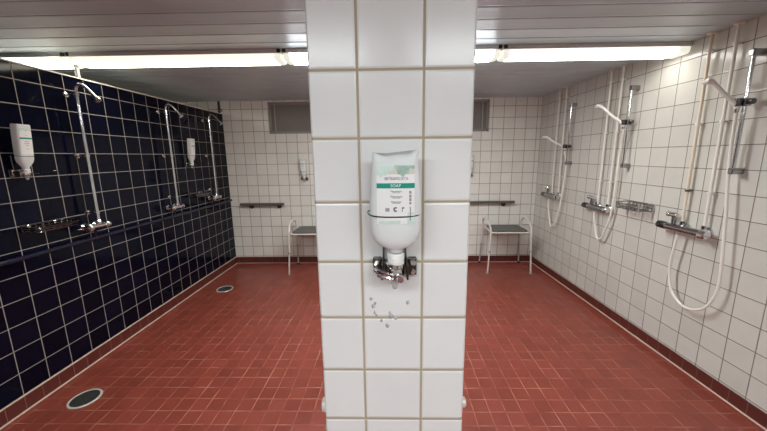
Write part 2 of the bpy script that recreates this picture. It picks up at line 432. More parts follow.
# ------------------------------------------------------------------ ceiling lamps
def ceiling_lamp(x0, x1, ymid, col, strength, label, grp='tube lamps in the long row under the ceiling', shade=False, side=1.4, wall_gap=0.0):
    L = x1 - x0
    c = fu * ((x0 + x1) / 2) + fv * ymid
    t = thing('ceiling_lamp', (c.x, c.y, CEIL), th, label, 'lamp', grp)
    hx = L / 2
    MB().box((0, 0, -0.0135), (L, 0.176, 0.027), bev=0.003).build('lamp_housing', M['housing'], t)
    # diffuser trough, rounded lower edges
    sec = []
    w, top, bot = 0.076, -0.026, -0.071
    for a in range(0, 7):
        an = PI * 0.5 * a / 6; sec.append((w - 0.022 + 0.022 * math.cos(an), bot + 0.022 - 0.022 * math.sin(an)))
    half = [(w, top)] + sec                      # right half of the section, from the housing down
    sec = half + [(-y, z) for y, z in reversed(half)]
    m_side = emit_mat('lit_diffuser_side', col, side); m_lens = emit_mat('lit_diffuser_lens', col, strength)
    mb = MB(); k = 4                             # the first points of each half belong to the dimmer sides
    xa, xb = -hx + 0.048, hx - 0.048 - wall_gap
    def run(pts): return [[Vector((x, y, z)) for y, z in pts] for x in (xa, xa * .5 + xb * .5, xb)]
    for sy in (1, -1):
        q = MB(); q.rings(run([(sy * y, z) for y, z in half[:k + 1]]), closed_ring=False); q.build('diffuser_side', m_side, t)
    mb.rings(run(half[k:] + [(-y, z) for y, z in reversed(half[k:])]), closed_ring=False)
    mb.build('diffuser_lens', m_lens, t)
    if shade:  # skirts added to the unseen lamps to keep their light off the ceiling
        for sy in (-1, 1): MB().box((0, sy * 0.088, -0.040), (L, 0.010, 0.080), bev=0.002).build('added_light_skirt', M['housing'], t)
    for s in (-1, 1):
        mb = MB()
        rr = []
        for x, k in ((hx - 0.049 - (wall_gap if s > 0 else 0), 1.0), (hx - 0.016, 0.99), (hx - 0.003, 0.90), (hx, 0.80)):
            rr.append([Vector((s * x, y * k, top + (z - top) * k)) for y, z in sec])
        mb.rings(rr); mb.build('end_cap', M['endcap'], t)
        MB().box((s * (hx - 0.012), -0.084, -0.012), (0.026, 0.014, 0.026), bev=0.003).build('lamp_clip', M['black'], t)
    return t
YL = 2.43
ceiling_lamp(0.80, 2.135, YL, (1.0, 0.98, 0.92), 9, 'lit tube ceiling lamp ending against the white right wall', wall_gap=0.06, side=0.9)
ceiling_lamp(-0.775, 0.785, YL, (0.95, 0.98, 1.0), 54, 'lit tube ceiling lamp passing behind the white tiled pillar', side=7.0)
ceiling_lamp(-2.35, -0.79, YL, (1.0, 0.93, 0.74), 9.5, 'yellowish lit tube ceiling lamp between the pillar and the navy wall', side=0.72)
ceiling_lamp(-3.93, -2.365, YL, (1.0, 0.95, 0.84), 13, 'lit tube ceiling lamp beyond the top of the navy tiled wall', side=2.5)
for i, (a, b) in enumerate(((-1.65, -0.1), (0.1, 1.65))):
    ceiling_lamp(a, b, -0.75, (0.90, 0.97, 1.0), 40, ('tube ceiling lamp behind the photographer, left of the pair', 'tube ceiling lamp behind the photographer, right of the pair')[i], 'tube lamps behind the photographer', True)

# ------------------------------------------------------------------ white water pipes, right wall
def water_pipe(s, zbot, label, clips, stained=False):
    t = thing('water_pipe', on('R', s, zbot), turn('R'), label, 'pipe', 'white water pipes on the right wall')
    y = 0.030; L = CEIL - H - zbot
    MB().tube([(0, y, 0), (0, y, L * 0.5), (0, y, L)], 0.0095, 12).build('pipe_run', M['stain_paint'] if stained else M['white_paint'], t)
    MB().lathe([(0.012, L - 0.012), (0.024, L - 0.008), (0.026, L - 0.001)], 16, origin=(0, y, 0)).build('ceiling_collar', M['white_paint'], t)
    for z in clips:
        mb = MB(); zz = z - zbot
        mb.cyl((0, 0.0, zz), (0, 0.024, zz), 0.0065, 10)
        mb.lathe([(0.0106, zz - 0.008), (0.0150, zz - 0.008), (0.0150, zz + 0.008), (0.0106, zz + 0.008)], 14, origin=(0, y, 0))
        mb.build('pipe_clip', M['handle_wood'] if (stained and z < -0.2) else M['white_paint'], t)
    return t

def shower_mixer(s, z, label):
    """s: wall position of the nearer inlet; local x runs away from the camera"""
    t = thing('shower_mixer', on('R', s, z - 0.035), turn('R'), label, 'shower mixer', 'chrome shower mixers on the right wall')
    zz = 0.035; y = 0.062
    MB().tube([(-0.01, y, zz), (0.235, y, zz)], 0.0255, 18).build('mixer_body', M['dull_chrome'], t)
    # far handle: dark ribbed grip
    mb = MB(); n = 20
    rings = []
    for x, r in ((0.236, 0.0255), (0.240, 0.0275), (0.300, 0.0265), (0.306, 0.021)):
        rings.append([Vector((x, y + r * (1 + (0.05 if j % 2 else 0)) * math.cos(2 * PI * j / n), zz + r * (1 + (0.05 if j % 2 else 0)) * math.sin(2 * PI * j / n))) for j in range(n)])
    mb.rings(rings); mb.build('temperature_handle', M['dark_chrome'], t)
    mb = MB(); rings = []
    for x, r in ((-0.011, 0.0255), (-0.014, 0.031), (-0.045, 0.031), (-0.054, 0.024)):
        rings.append([Vector((x, y + r * (1 + (0.08 if j % 2 else 0)) * math.cos(2 * PI * j / n), zz + r * (1 + (0.08 if j % 2 else 0)) * math.sin(2 * PI * j / n))) for j in range(n)])
    mb.rings(rings)
    hdl = mb.build('flow_handle', M['chrome'], t)
    MB().box((-0.032, y + 0.008, zz - 0.032), (0.014, 0.012, 0.022), bev=0.003).build('handle_tab', M['chrome'], hdl)
    for x in (0.0, 0.15):
        mb = MB(); mb.lathe([(0.038, 0.0), (0.037, 0.012), (0.024, 0.022), (0.018, 0.026), (0.018, y - 0.010)], 20, 'y', (x, 0, zz + 0.004))
        mb.build('inlet_flange', M['chrome'], t)
        MB().lathe([(0.0125, 0.02), (0.0165, 0.022), (0.0165, 0.05), (0.0125, 0.053)], 8, origin=(x, 0.030, zz)).build('pipe_nut', M['chrome'], t)
    vx = 0.188
    v = MB().tube(rounded([(vx, y, zz + 0.018), (vx + 0.004, y - 0.004, zz + 0.088)], 0.01), [0.013, 0.014], 14).build('stop_valve', M['dull_chrome'], t)
    MB().lathe([(0.014, -0.024), (0.019, -0.020), (0.019, 0.014), (0.015, 0.018), (0.015, 0.034), (0.019, 0.037), (0.019, 0.050), (0.014, 0.053)], 14, 'x', (vx, y - 0.002, zz + 0.090)).build('valve_knob', M['chrome'], v)
    MB().cyl((0.135, y, zz - 0.018), (0.135, y, zz - 0.040), 0.011, 12).build('hose_outlet', M['chrome'], t)
    return t

def shower_rail(s, zlo, zhi, zs, label):
    t = thing('shower_rail', on('R', s, zlo - 0.02), turn('R'), label, 'shower rail', 'chrome hand shower rails on the right wall')
    b = zlo - 0.02; y = 0.058
    MB().tube([(0, y, zlo - 0.012 - b), (0, y, 0.3), (0, y, zhi + 0.012 - b)], 0.0105, 14).build('rail_tube', M['chrome'], t)
    for z in (zlo, zhi):
        MB().box((0, 0.038, z - b), (0.030, 0.076, 0.038), bev=0.006).build('wall_bracket', M['dull_chrome'], t)
    k = MB(); k.box((0, y - 0.002, zs - b), (0.036, 0.044, 0.046), bev=0.008)
    k = k.build('slider', M['dull_chrome'], t)
    MB().lathe([(0.012, -0.046), (0.017, -0.042), (0.017, -0.022), (0.012, -0.017)], 14, 'x', (0, y, zs - b)).build('clamp_knob', M['dark_chrome'], k)
    MB().lathe([(0.0165, -0.022), (0.0185, 0.0), (0.0185, 0.022)], 16, 'z', (0.008, y + 0.034, zs - b)).build('hand_shower_cradle', M['dark_chrome'], k)
    return t

def hand_shower(s, z, tip, hose, label, mat):
    """s, z: cradle on the rail; tip: local offset of the head's end; hose: points (x, z[, y]) local to (s, 0)"""
    y0 = 0.092
    t = thing('hand_shower', on('R', s, hose_low(hose) - 0.01), turn('R'), label, 'hand shower', 'white hand showers with hoses on the right wall')
    b = hose_low(hose) - 0.01
    p0 = Vector((0.008, y0, z - b - 0.035)); tp = Vector((0.008 + tip[0], y0 + tip[1], z - b + tip[2]))
    dirv = Vector((tip[0], tip[1], 0)).normalized()
    q = [p0, p0 + Vector((0, 0, 0.03)) + dirv * 0.012, p0.lerp(tp, 0.45) + Vector((0, 0, 0.022)), p0.lerp(tp, 0.74) + Vector((0, 0, 0.032)), p0.lerp(tp, 0.89) + Vector((0, 0, 0.025)), tp + Vector((0, 0, 0.010))]
    path = curve(q, 6); n = len(path)
    rad = []
    for i in range(n):
        f = i / (n - 1)
        if f < 0.2: r = (0.0125, 0.0125)
        elif f < 0.62: r = (0.011 + 0.001 * f, 0.0135)
        else:
            g = (f - 0.62) / 0.38; w = 0.0135 + 0.0185 * math.sin(min(1, g * 1.5) * PI / 2)
            if g > 0.8: w *= math.sqrt(max(0.08, 1 - ((g - 0.8) / 0.2) ** 2 * 0.85))
            r = (0.0115 + 0.004 * math.sin(min(1, g * 1.2) * PI * .8) - (0.003 * max(0, g - 0.8) / 0.2), w)
        rad.append(r)
    MB().tube(path, rad, 16, up=(0, 0, 1)).build('shower_handle', mat, t)
    c = path[-4]; d = (path[-1] - path[-7]).normalized(); nn = Vector((0, 0, -1)); nn = (nn - d * nn.dot(d)).normalized(); w = d.cross(nn)
    mb = MB(); rr = []
    for r, h in ((0.024, 0.006), (0.023, 0.0145), (0.016, 0.0155)):
        rr.append([c + nn * h + (d * math.cos(2 * PI * j / 20) + w * math.sin(2 * PI * j / 20)) * r for j in range(20)])
    mb.rings(rr); mb.build('spray_face', M['white_plastic'], t)
    pts = [(x, (hz[1] if len(hz) > 1 else 0.055), hz[0] - b) for x, *hz in hose]
    pts[-1] = tuple(p0 + Vector((0, 0, -0.005)))
    MB().tube(curve(pts, 8), 0.0088, 10).build('shower_hose', M['hose'], t)
    MB().tube([p0 + Vector((0, 0, 0.01)), p0 + Vector((0, 0, -0.022))], [0.0128, 0.0105], 12).build('hose_nut', M['chrome'], t)
    return t
def hose_low(h): return min(p[1] for p in h)

SETS = [
  dict(A=2.145, B=1.992, r=1.862, zhi=.555, zlo=-.112, zs=.285, tip=(.075, .135, .125), mz=-.532,
       hose=[(.27, -.575, .062), (.285, -.70, .062), (.297, -.85), (.265, -.99), (.19, -1.058), (.115, -1.068), (.03, -1.02), (-.018, -.93), (-.036, -.82), (-.028, -.66), (-.004, -.39), (.022, -.15, .055), (.03, .02, .06), (.012, .20, .085), (0, .25)],
       nm='nearest the camera'),
  dict(A=3.022, B=2.882, r=2.720, zhi=.542, zlo=-.106, zs=.262, tip=(.16, .145, .150), mz=-.525,
       hose=[(.297, -.568, .062), (.29, -.62, .062), (.26, -.74), (.235, -.81), (.20, -.828), (.155, -.78), (.082, -.563), (.065, -.329), (.062, -.1, .055), (.05, .05, .06), (.012, .18, .085), (0, .23)],
       nm='in the middle'),
  dict(A=3.862, B=3.722, r=3.562, zhi=.536, zlo=-.102, zs=.085, tip=(.225, .14, .105), mz=-.512,
       hose=[(.295, -.555, .062), (.31, -.62, .062), (.285, -.76), (.235, -.87), (.195, -.888), (.13, -.82), (.07, -.64), (.035, -.42), (.012, -.238, .055), (.006, -.08, .06), (.004, .0, .085), (0, .05)],
       nm='nearest the far corner'),
]
for i, d in enumerate(SETS):
    pl = [('white water pipe above the near mixer, farther of the pair, stained at its foot', 'white water pipe above the near mixer, closer to the rail'),
          ('white water pipe above the middle mixer, farther from its rail', 'white water pipe above the middle mixer, beside its rail'),
          ('white water pipe closest to the far right corner', 'white water pipe beside the farthest chrome rail')][i]
    water_pipe(d['A'], d['mz'] + .03, pl[0], (.655, .19, -.262), stained=(i == 0))
    water_pipe(d['B'], d['mz'] + .03, pl[1], (.645, .19, -.262))
    shower_mixer(d['B'], d['mz'], ('large chrome shower mixer nearest the camera on the right wall', 'chrome shower mixer left of the wire soap basket', 'small far chrome shower mixer beside the right corner')[i])
    shower_rail(d['r'], d['zlo'], d['zhi'], d['zs'], ('chrome shower rail at the right edge of the photo', 'chrome shower rail above the wire soap basket', 'chrome shower rail nearest the far right corner')[i])
    hand_shower(d['r'], d['zs'], d['tip'], d['hose'], ('hand shower with the long looping hose nearest the camera', 'white hand shower with hose hanging left of the wire soap basket', 'white hand shower with thin hose nearest the far corner')[i],
                M['white_plastic'])

# ------------------------------------------------------------------ wire soap baskets
def soap_basket(kind, s, z, label, grp, mat, hh):
    """s: wall position of the local x = 0 end; rim z; 0.265 long, 0.12 deep"""
    t = thing('soap_basket', on(kind, s, z - 0.062), turn(kind), label, 'basket', grp)
    Lb, D = 0.265, 0.118
    zr = 0.062
    def P(x, y, k): return Vector((Lb * x, 0.006 + D * y, zr + k))
    rim = rounded([P(0, 0, 0), P(1, 0, 0), P(1, 1, -0.010), P(0, 1, -0.010)], 0.02, 4, loop=True)
    MB().tube(rim, 0.0052, 8, loop=True).build('rim', mat, t)
    low = rounded([P(.03, .03, -hh), P(.97, .03, -hh), P(.97, .95, -hh), P(.03, .95, -hh)], 0.018, 4, loop=True)
    MB().tube(low, 0.0042, 8, loop=True).build('base_rim', mat, t)
    mid = rounded([P(.015, .015, -hh * .5), P(.985, .015, -hh * .5), P(.985, .98, -hh * .55), P(.015, .98, -hh * .55)], 0.02, 4, loop=True)
    MB().tube(mid, 0.0034, 8, loop=True).build('middle_wire', mat, t)
    n = 7
    for i in range(n):
        x = 0.06 + 0.88 * i / (n - 1)
        MB().tube(rounded([P(x, 0.0, 0), P(x, .03, -hh), P(x, .95, -hh), P(x, 1, -.010)], 0.012, 4), 0.0030, 6).build('cross_wire', mat, t)
    for i in (0, 1):
        MB().tube(rounded([P(i, .5, -.004), P(.03 + .94 * i, .5, -hh), P(.5, .5, -hh)], 0.01, 4), 0.0024, 6).build('end_wire', mat, t)
    for x in (.2, .8):
        MB().lathe([(0.012, -0.006), (0.012, 0.004), (0.006, 0.007)], 12, 'y', P(x, 0.0, -0.006)).build('wall_fixing', M['chrome'], t)
    return t
soap_basket('R', 2.415, -.412, 'wire soap basket on the white right wall between two mixers', 'wire soap baskets', M['steel'], .050)
soap_basket('L', 2.125, -.412, 'wire soap basket on the navy wall below the nearer soap bottle', 'wire soap baskets', M['navy_reflect_wire'], .036)
soap_basket('L', 3.735, -.402, 'wire soap basket on the navy wall below the farther soap bottle', 'wire soap baskets', M['navy_reflect_wire'], .036)

# ------------------------------------------------------------------ navy wall: shower columns
def shower_column(s, zt, label):
    t = thing('shower_column', on('L', s, -.555), turn('L'), label, 'shower', 'chrome shower columns on the navy wall')
    b = -.555; y = 0.078
    z0, z1 = -.47 - b, zt - b
    MB().tube([(0, y, z0), (0, y, (z0 + z1) / 2), (0, y, z1 - 0.015)], 0.0115, 14).build('riser_pipe', M['chrome'], t)
    arc = curve([(0, y, z1 - 0.016), (0.0, y + 0.006, z1 + 0.012), (0.0, y + 0.028, z1 + 0.030), (0, y + 0.062, z1 + 0.022), (0, y + 0.105, z1 - 0.022), (0, y + 0.135, z1 - 0.058)], 6)
    MB().tube(arc, 0.0105, 12).build('curved_spout', M['chrome'], t)
    e, d = arc[-1], (arc[-1] - arc[-3]).normalized()
    MB().tube([e - d * .004, e + d * .010, e + d * .012, e + d * .030], [0.0115, 0.0135, 0.019, 0.021], 16).build('shower_head', M['chrome'], t)
    for z in (.455, .025, -.40):
        mb = MB(); mb.lathe([(0.020, 0.0), (0.018, 0.006), (0.0065, 0.010), (0.0065, y - 0.008)], 14, 'y', (0, 0, z - b))
        br = mb.build('wall_bracket', M['chrome'], t)
        MB().lathe([(0.0118, -0.009), (0.0155, -0.009), (0.0155, 0.009), (0.0118, 0.009)], 14, origin=(0, y, z - b)).build('bracket_ring', M['chrome'], br)
    zz = -.50 - b
    MB().tube([(-0.062, y - 0.006, zz - 0.006), (0.062, y - 0.006, zz - 0.002)], 0.0150, 14).build('mixer_body', M['chrome'], t)
    MB().lathe([(0.016, -0.006), (0.018, 0.0), (0.018, 0.024), (0.013, 0.034)], 8, origin=(0, y, zz + 0.008)).build('riser_nut', M['chrome'], t)
    n = 16
    for sx, r, l in ((1, 0.033, 0.042), (-1, 0.024, 0.034)):
        mb = MB(); rr = []
        for k, q in ((0, .45), (.12, .82), (.35, 1), (.65, 1), (.88, .82), (1, .42)):
            rr.append([Vector((sx * (0.056 + l * k), y - 0.004 + r * q * (1 + .06 * (j % 2)) * math.cos(2 * PI * j / n), zz - 0.004 + r * q * (1 + .06 * (j % 2)) * math.sin(2 * PI * j / n))) for j in range(n)])
        mb.rings(rr); hd = mb.build('valve_handle', M['chrome'], t)
        if sx > 0: MB().tube([(0.09, y, zz - 0.004), (0.17, y + 0.004, zz + 0.004)], [0.005, 0.003], 8).build('lever', M['dull_chrome'], hd)
        MB().lathe([(0.028, 0.0), (0.027, 0.007), (0.013, 0.014), (0.012, y - 0.012)], 16, 'y', (sx * 0.045, 0, zz - 0.004)).build('inlet_flange', M['chrome'], t)
    MB().tube([(0, y - 0.045, zz - 0.09), (0, y - 0.040, zz - 0.05), (0, y - 0.008, zz - 0.010)], 0.009, 10).build('supply_tail', M['navy_paint'], t)
    return t
shower_column(2.308, .492, 'chrome shower column on the navy wall nearest the camera')
shower_column(3.192, .492, 'chrome shower column in the middle of the navy wall')
shower_column(3.928, .490, 'chrome shower column on the navy wall nearest the back wall')

# navy painted supply pipe
t = thing('supply_pipe', on('L', 1.0, -.62), turn('L'), 'navy painted water pipe running along the navy tiled wall', 'pipe')
def lx(s): return 1.0 - s
MB().tube([(lx(s), 0.030, 0.02) for s in (-2.55, -1, 0, 1, 2, 3, 4.0, 4.37)], 0.0150, 14).build('pipe_run', M['navy_paint'], t)
for s in (0.6, 1.76, 2.75, 3.55, 4.25):
    mb = MB(); mb.cyl((lx(s), 0, 0.02), (lx(s), 0.03, 0.02), 0.007, 10); mb.lathe([(0.0155, -.009), (0.019, -.009), (0.019, .009), (0.0155, .009)], 14, 'x', (lx(s), .03, .02))
    mb.build('pipe_clip', M['navy_paint'], t)

# posts holding the partition to the ceiling
def support_post(s, w, mat, label, clamp):
    t = thing('support_post', on('L', s, PTOP + 0.005, -0.03), turn('L'), label, 'post', 'posts between navy wall and ceiling')
    hh = CEIL - H - PTOP - 0.005
    MB().box((0, 0, hh / 2), (w, 0.022, hh), bev=0.002).build('post_bar', mat, t)
    MB().box((0, 0, 0.004), (w + 0.03, 0.05, 0.008)).build('foot_plate', M['steel'], t)
    if clamp:
        MB().lathe([(0.011, -.03), (0.020, -.028), (0.020, .028), (0.011, .03)], 14, 'y', (0, 0.01, 0.045)).build('clamp_ring', M['dull_chrome'], t)
    else:
        MB().box((0, 0, hh - 0.004), (w + 0.03, 0.05, 0.008)).build('top_plate', M['steel'], t)
support_post(2.455, 0.020, M['stool_grey'], 'short grey post on the navy wall top, below the near lamps', False)
support_post(4.40, 0.030, M['black'], 'short black post on the navy wall top at the back wall', True)

# ------------------------------------------------------------------ soap bottles and their holders
def sup(hw, hd, a, n):
    c, s = math.cos(a), math.sin(a)
    return (math.copysign(abs(c) ** (2 / n), c) * hw, math.copysign(abs(s) ** (2 / n), s) * hd)
def front(prof, z, x):
    """y of the bottle's front at (x, z), local to the bottle axis"""
    for (z0, w0, d0, n0), (z1, w1, d1, n1) in zip(prof, prof[1:]):
        if min(z0, z1) <= z <= max(z0, z1):
            f = (z - z0) / (z1 - z0); w, d, n = w0 + (w1 - w0) * f, d0 + (d1 - d0) * f, n0 + (n1 - n0) * f
            return d * max(0.0, 1 - min(1, abs(x / w)) ** n) ** (1 / n)
    return prof[0][2]
def patch(prof, yc, x0, x1, z0, z1, lift, nx=12, nz=6, edge=None):
    """a thin printed patch that follows the front of the bottle"""
    mb = MB(); rows = []
    for k in range(nz + 1):
        z = z0 + (z1 - z0) * k / nz; row = []
        for i in range(nx + 1):
            x = x0 + (x1 - x0) * i / nx
            zz = z
            if edge and k == 0: zz = z0 + edge(i / nx) * (z1 - z0)
            elif edge: e0 = edge(i / nx); zz = z0 + (z1 - z0) * (e0 + (1 - e0) * k / nz)
            row.append(Vector((-x, yc + front(prof, zz, x) + lift, zz)))
        rows.append(row)
    mb.rings(rows, closed_ring=False, smooth=True)
    return mb
def print_text(txt, size, xc, zc, prof, yc, lift, mat, parent, name='label_text', vertical=False, squeeze=1.0):
    cu = bpy.data.curves.new('t', 'FONT'); cu.body = txt; cu.size = size; cu.align_x = 'CENTER'; cu.align_y = 'CENTER'
    cu.resolution_u = 3
    tmp = bpy.data.objects.new('t', cu); C.objects.link(tmp)
    dg = bpy.context.evaluated_depsgraph_get(); dg.update()
    me = bpy.data.meshes.new_from_object(tmp.evaluated_get(dg))
    bpy.data.objects.remove(tmp); bpy.data.curves.remove(cu)
    bmx = bmesh.new(); bmx.from_mesh(me)
    for v in bmx.verts:
        a, b2 = v.co.x * squeeze, v.co.y
        if vertical: a, b2 = -b2, a
        x, z = xc + a, zc + b2
        v.co = Vector((-x, yc + front(prof, z, x) + lift, z))
    bmx.to_mesh(me); bmx.free(); me.name = name
    me.materials.clear(); me.materials.append(mat)
    o = bpy.data.objects.new(name, me); C.objects.link(o); o.parent = parent
    return o

def soap_bottle(kind, s, zneck, w, d, h, yc, label, full, seed=0, grp='soap bottles hanging upside down in wall holders'):
    """upside-down bottle; zneck: lower end of its cap; local +x points to the viewer's left"""
    t = thing('soap_bottle', on(kind, s, zneck), turn(kind), label, 'soap bottle', grp)
    hw, hd = w / 2, d / 2
    capH = 0.036 if full else 0.030
    b0 = capH - 0.002
    body = h - b0
    if full:     # big squeezed bottle
        P = [(b0, .016, .016, 2), (b0 + .006, .017, .017, 2), (b0 + .009, hw * .42, hd * .62, 2.2), (b0 + .017, hw * .66, hd * .85, 2.5), (b0 + .030, hw * .86, hd * .97, 2.8), (b0 + .050, hw * .97, hd, 3), (b0 + .09, hw, hd, 3.2),
             (b0 + body * .55, hw * .985, hd * .98, 3.4), (b0 + body * .72, hw * .93, hd * .93, 3.4), (b0 + body * .88, hw * .885, hd * .80, 3.2), (b0 + body * .96, hw * .865, hd * .58, 3.0), (b0 + body * .992, hw * .85, hd * .36, 2.8), (b0 + body, hw * .82, hd * .18, 2.6)]
    else:
        P = [(b0, .015, .015, 2), (b0 + .012, .017, .017, 2), (b0 + .024, hw * .62, hd * .70, 2.2), (b0 + .044, hw * .92, hd * .95, 2.8), (b0 + .066, hw, hd, 3.4), (b0 + body * .6, hw, hd, 4), (b0 + body * .93, hw, hd, 4), (b0 + body * .985, hw * .98, hd * .96, 4), (b0 + body, hw * .92, hd * .9, 4)]
    N = 40; rings = []
    for z, a, c, n in P:
        ring = []
        for j in range(N):
            x, y = sup(a, c, 2 * PI * j / N, n)
            dz = 0
            if full and z > b0 + body * .85:      # collapsed, wavy upper end
                k = (z - (b0 + body * .85)) / (body * .15)
                dz = k * (.0085 * ((x / hw) ** 2 * 1.4 - .55) + .0035 * x / hw + .0022 * math.sin(7 * x / hw + 1.2))
            ring.append(Vector((-x, yc + y, z + dz)))
        rings.append(ring)
    bd = MB().rings(rings).build('bottle_body', M['bottle'], t, sharp=60)
    # soap inside, up to its level
    lv = b0 + body * (.37 if full else .42)
    rr = []
    for z, a, c, n in P:
        if z > lv: break
        rr.append([Vector((-x, yc + y, z)) for x, y in (sup(a * .975 - .0006, c * .965 - .0006, 2 * PI * j / N, n) for j in range(N))])
    za = [q for q in P if q[0] <= lv][-1]
    rr.append([Vector((-x, yc + y, lv)) for x, y in (sup(za[1] * .975, za[2] * .965, 2 * PI * j / N, za[3]) for j in range(N))])
    MB().rings(rr).build('soap_liquid', M['liquid'], bd, sharp=60)
    mb = MB(); mb.lathe([(.0165, 0), (.0185, .003), (.0195, .008), (.0195, .0135), (.0180, .0145), (.0180, .016), (.0195, .017), (.0195, .027), (.018, .030), (.012, .031)], 24, origin=(0, yc, 0))
    mb.build('bottle_cap', M['white_plastic'], t)
    k = w / .126 if full else w / .126 * 1.08
    xl = hw * .70 if full else hw * .80
    zl0, zl1 = (b0 + body * .315, b0 + body * .885) if full else (b0 + body * .34, b0 + body * .93)
    pm = patch(P, yc, -xl, xl, zl0, zl1, .0006).build('label', M['label'], t)
    HL = zl1 - zl0
    def lz(f): return zl0 + HL * f
    if full:
        patch(P, yc, -xl * .8, xl * .999, lz(.85), lz(.995), .0010, 24, 3).build('label_sand', M['sand'], pm)
        patch(P, yc, -xl, xl * .10, lz(.80), lz(.995), .0016, 24, 5, edge=lambda u: max(0, min(.97, .10 + .85 * max(0, u - .35) / .65 + .10 * math.sin(u * 23)))).build('label_picture', M['mint'], pm)
        patch(P, yc, -xl * .05, xl * .999, lz(.80), lz(.997), .0022, 24, 5, edge=lambda u: max(0, min(.97, .85 - .75 * math.sin(min(1, u * 1.25) * 3.0) + .10 * math.sin(u * 26)))).build('label_leaves', M['leafgreen'], pm)
        patch(P, yc, -xl, xl, lz(.615), lz(.70), .0009).build('label_band', M['teal'], pm)
        for x0, x1, z0, z1 in ((.62 * xl, xl * .999, .0, .20), (-xl * .92, xl * .25, .0, .06)):
            patch(P, yc, x0, x1, lz(z0), lz(z1), .0009).build('label_tint', M['mint'], pm)
        lift = .0013
        print_text('erisan', .0125, -.009, lz(.785), P, yc, lift, M['plumink'], pm)
        print_text('care', .0125, .0165, lz(.785), P, yc, lift, M['greyink'], pm)
        print_text('SOAP', .0092, 0, lz(.657), P, yc, lift, M['whiteink'], pm)
        print_text('Pesuneste', .0058, .001, lz(.565), P, yc, lift, M['ink'], pm)
        print_text('Tvättvätska', .0058, .001, lz(.475), P, yc, lift, M['ink'], pm)
        print_text('Pesuseep', .0058, .001, lz(.385), P, yc, lift, M['ink'], pm)
        for i in range(3): patch(P, yc, -.007, .009, lz(.535 - .09 * i), lz(.543 - .09 * i), .0009, 4, 1).build('label_small_print', M['greyink'], pm)
        # pictograms
        for xc, r in ((-.018, .0045),):
            patch(P, yc, xc - r, xc + r, lz(.22), lz(.28), .0011, 4, 2).build('label_pictogram', M['greyink'], pm)
        mb = MB(); rr = []
        zc_ = lz(.255)
        for a in range(15):
            an = math.radians(55 + a * 250 / 14); rr.append([Vector((-(0.0 + math.cos(an) * q), yc + front(P, zc_ + math.sin(an) * q, math.cos(an) * q) + .0011, zc_ + math.sin(an) * q)) for q in (.0024, .0052)])
        mb.rings(rr, closed_ring=False); mb.build('label_pictogram', M['ink'], pm)
        patch(P, yc, .0135, .0185, lz(.27), lz(.292), .0011, 3, 1).build('label_pictogram', M['ink'], pm)
        patch(P, yc, .0135, .0150, lz(.215), lz(.27), .0011, 2, 1).build('label_pictogram', M['ink'], pm)
        for z0, z1 in ((.52, .57), (.455, .505), (.395, .445), (.34, .38)):
            patch(P, yc, .029, .034, lz(z0), lz(z1), .0011, 3, 1).build('label_code', M['greyink'], pm)
        patch(P, yc, .0305, .033, lz(.06), lz(.30), .0012, 3, 2).build('label_code', M['greyink'], pm)
    else:
        patch(P, yc, -xl, xl, lz(.80), lz(.985), .0009, 10, 3, edge=lambda u: .25 + .3 * abs(math.sin(u * 6))).build('label_picture', M['mint'], pm)
        patch(P, yc, -xl, xl, lz(.575), lz(.635), .0009).build('label_band', M['teal'], pm)
        print_text('SOAP', .008 * k, 0, lz(.71), P, yc, .0012, M['greyink'], pm)
        for f, ww in ((.48, .5), (.41, .62), (.34, .45), (.20, .3)):
            patch(P, yc, -xl * ww * .7, xl * ww * .7, lz(f), lz(f + .018), .0009, 5, 1).build('label_small_print', M['greyink'], pm)
    return t

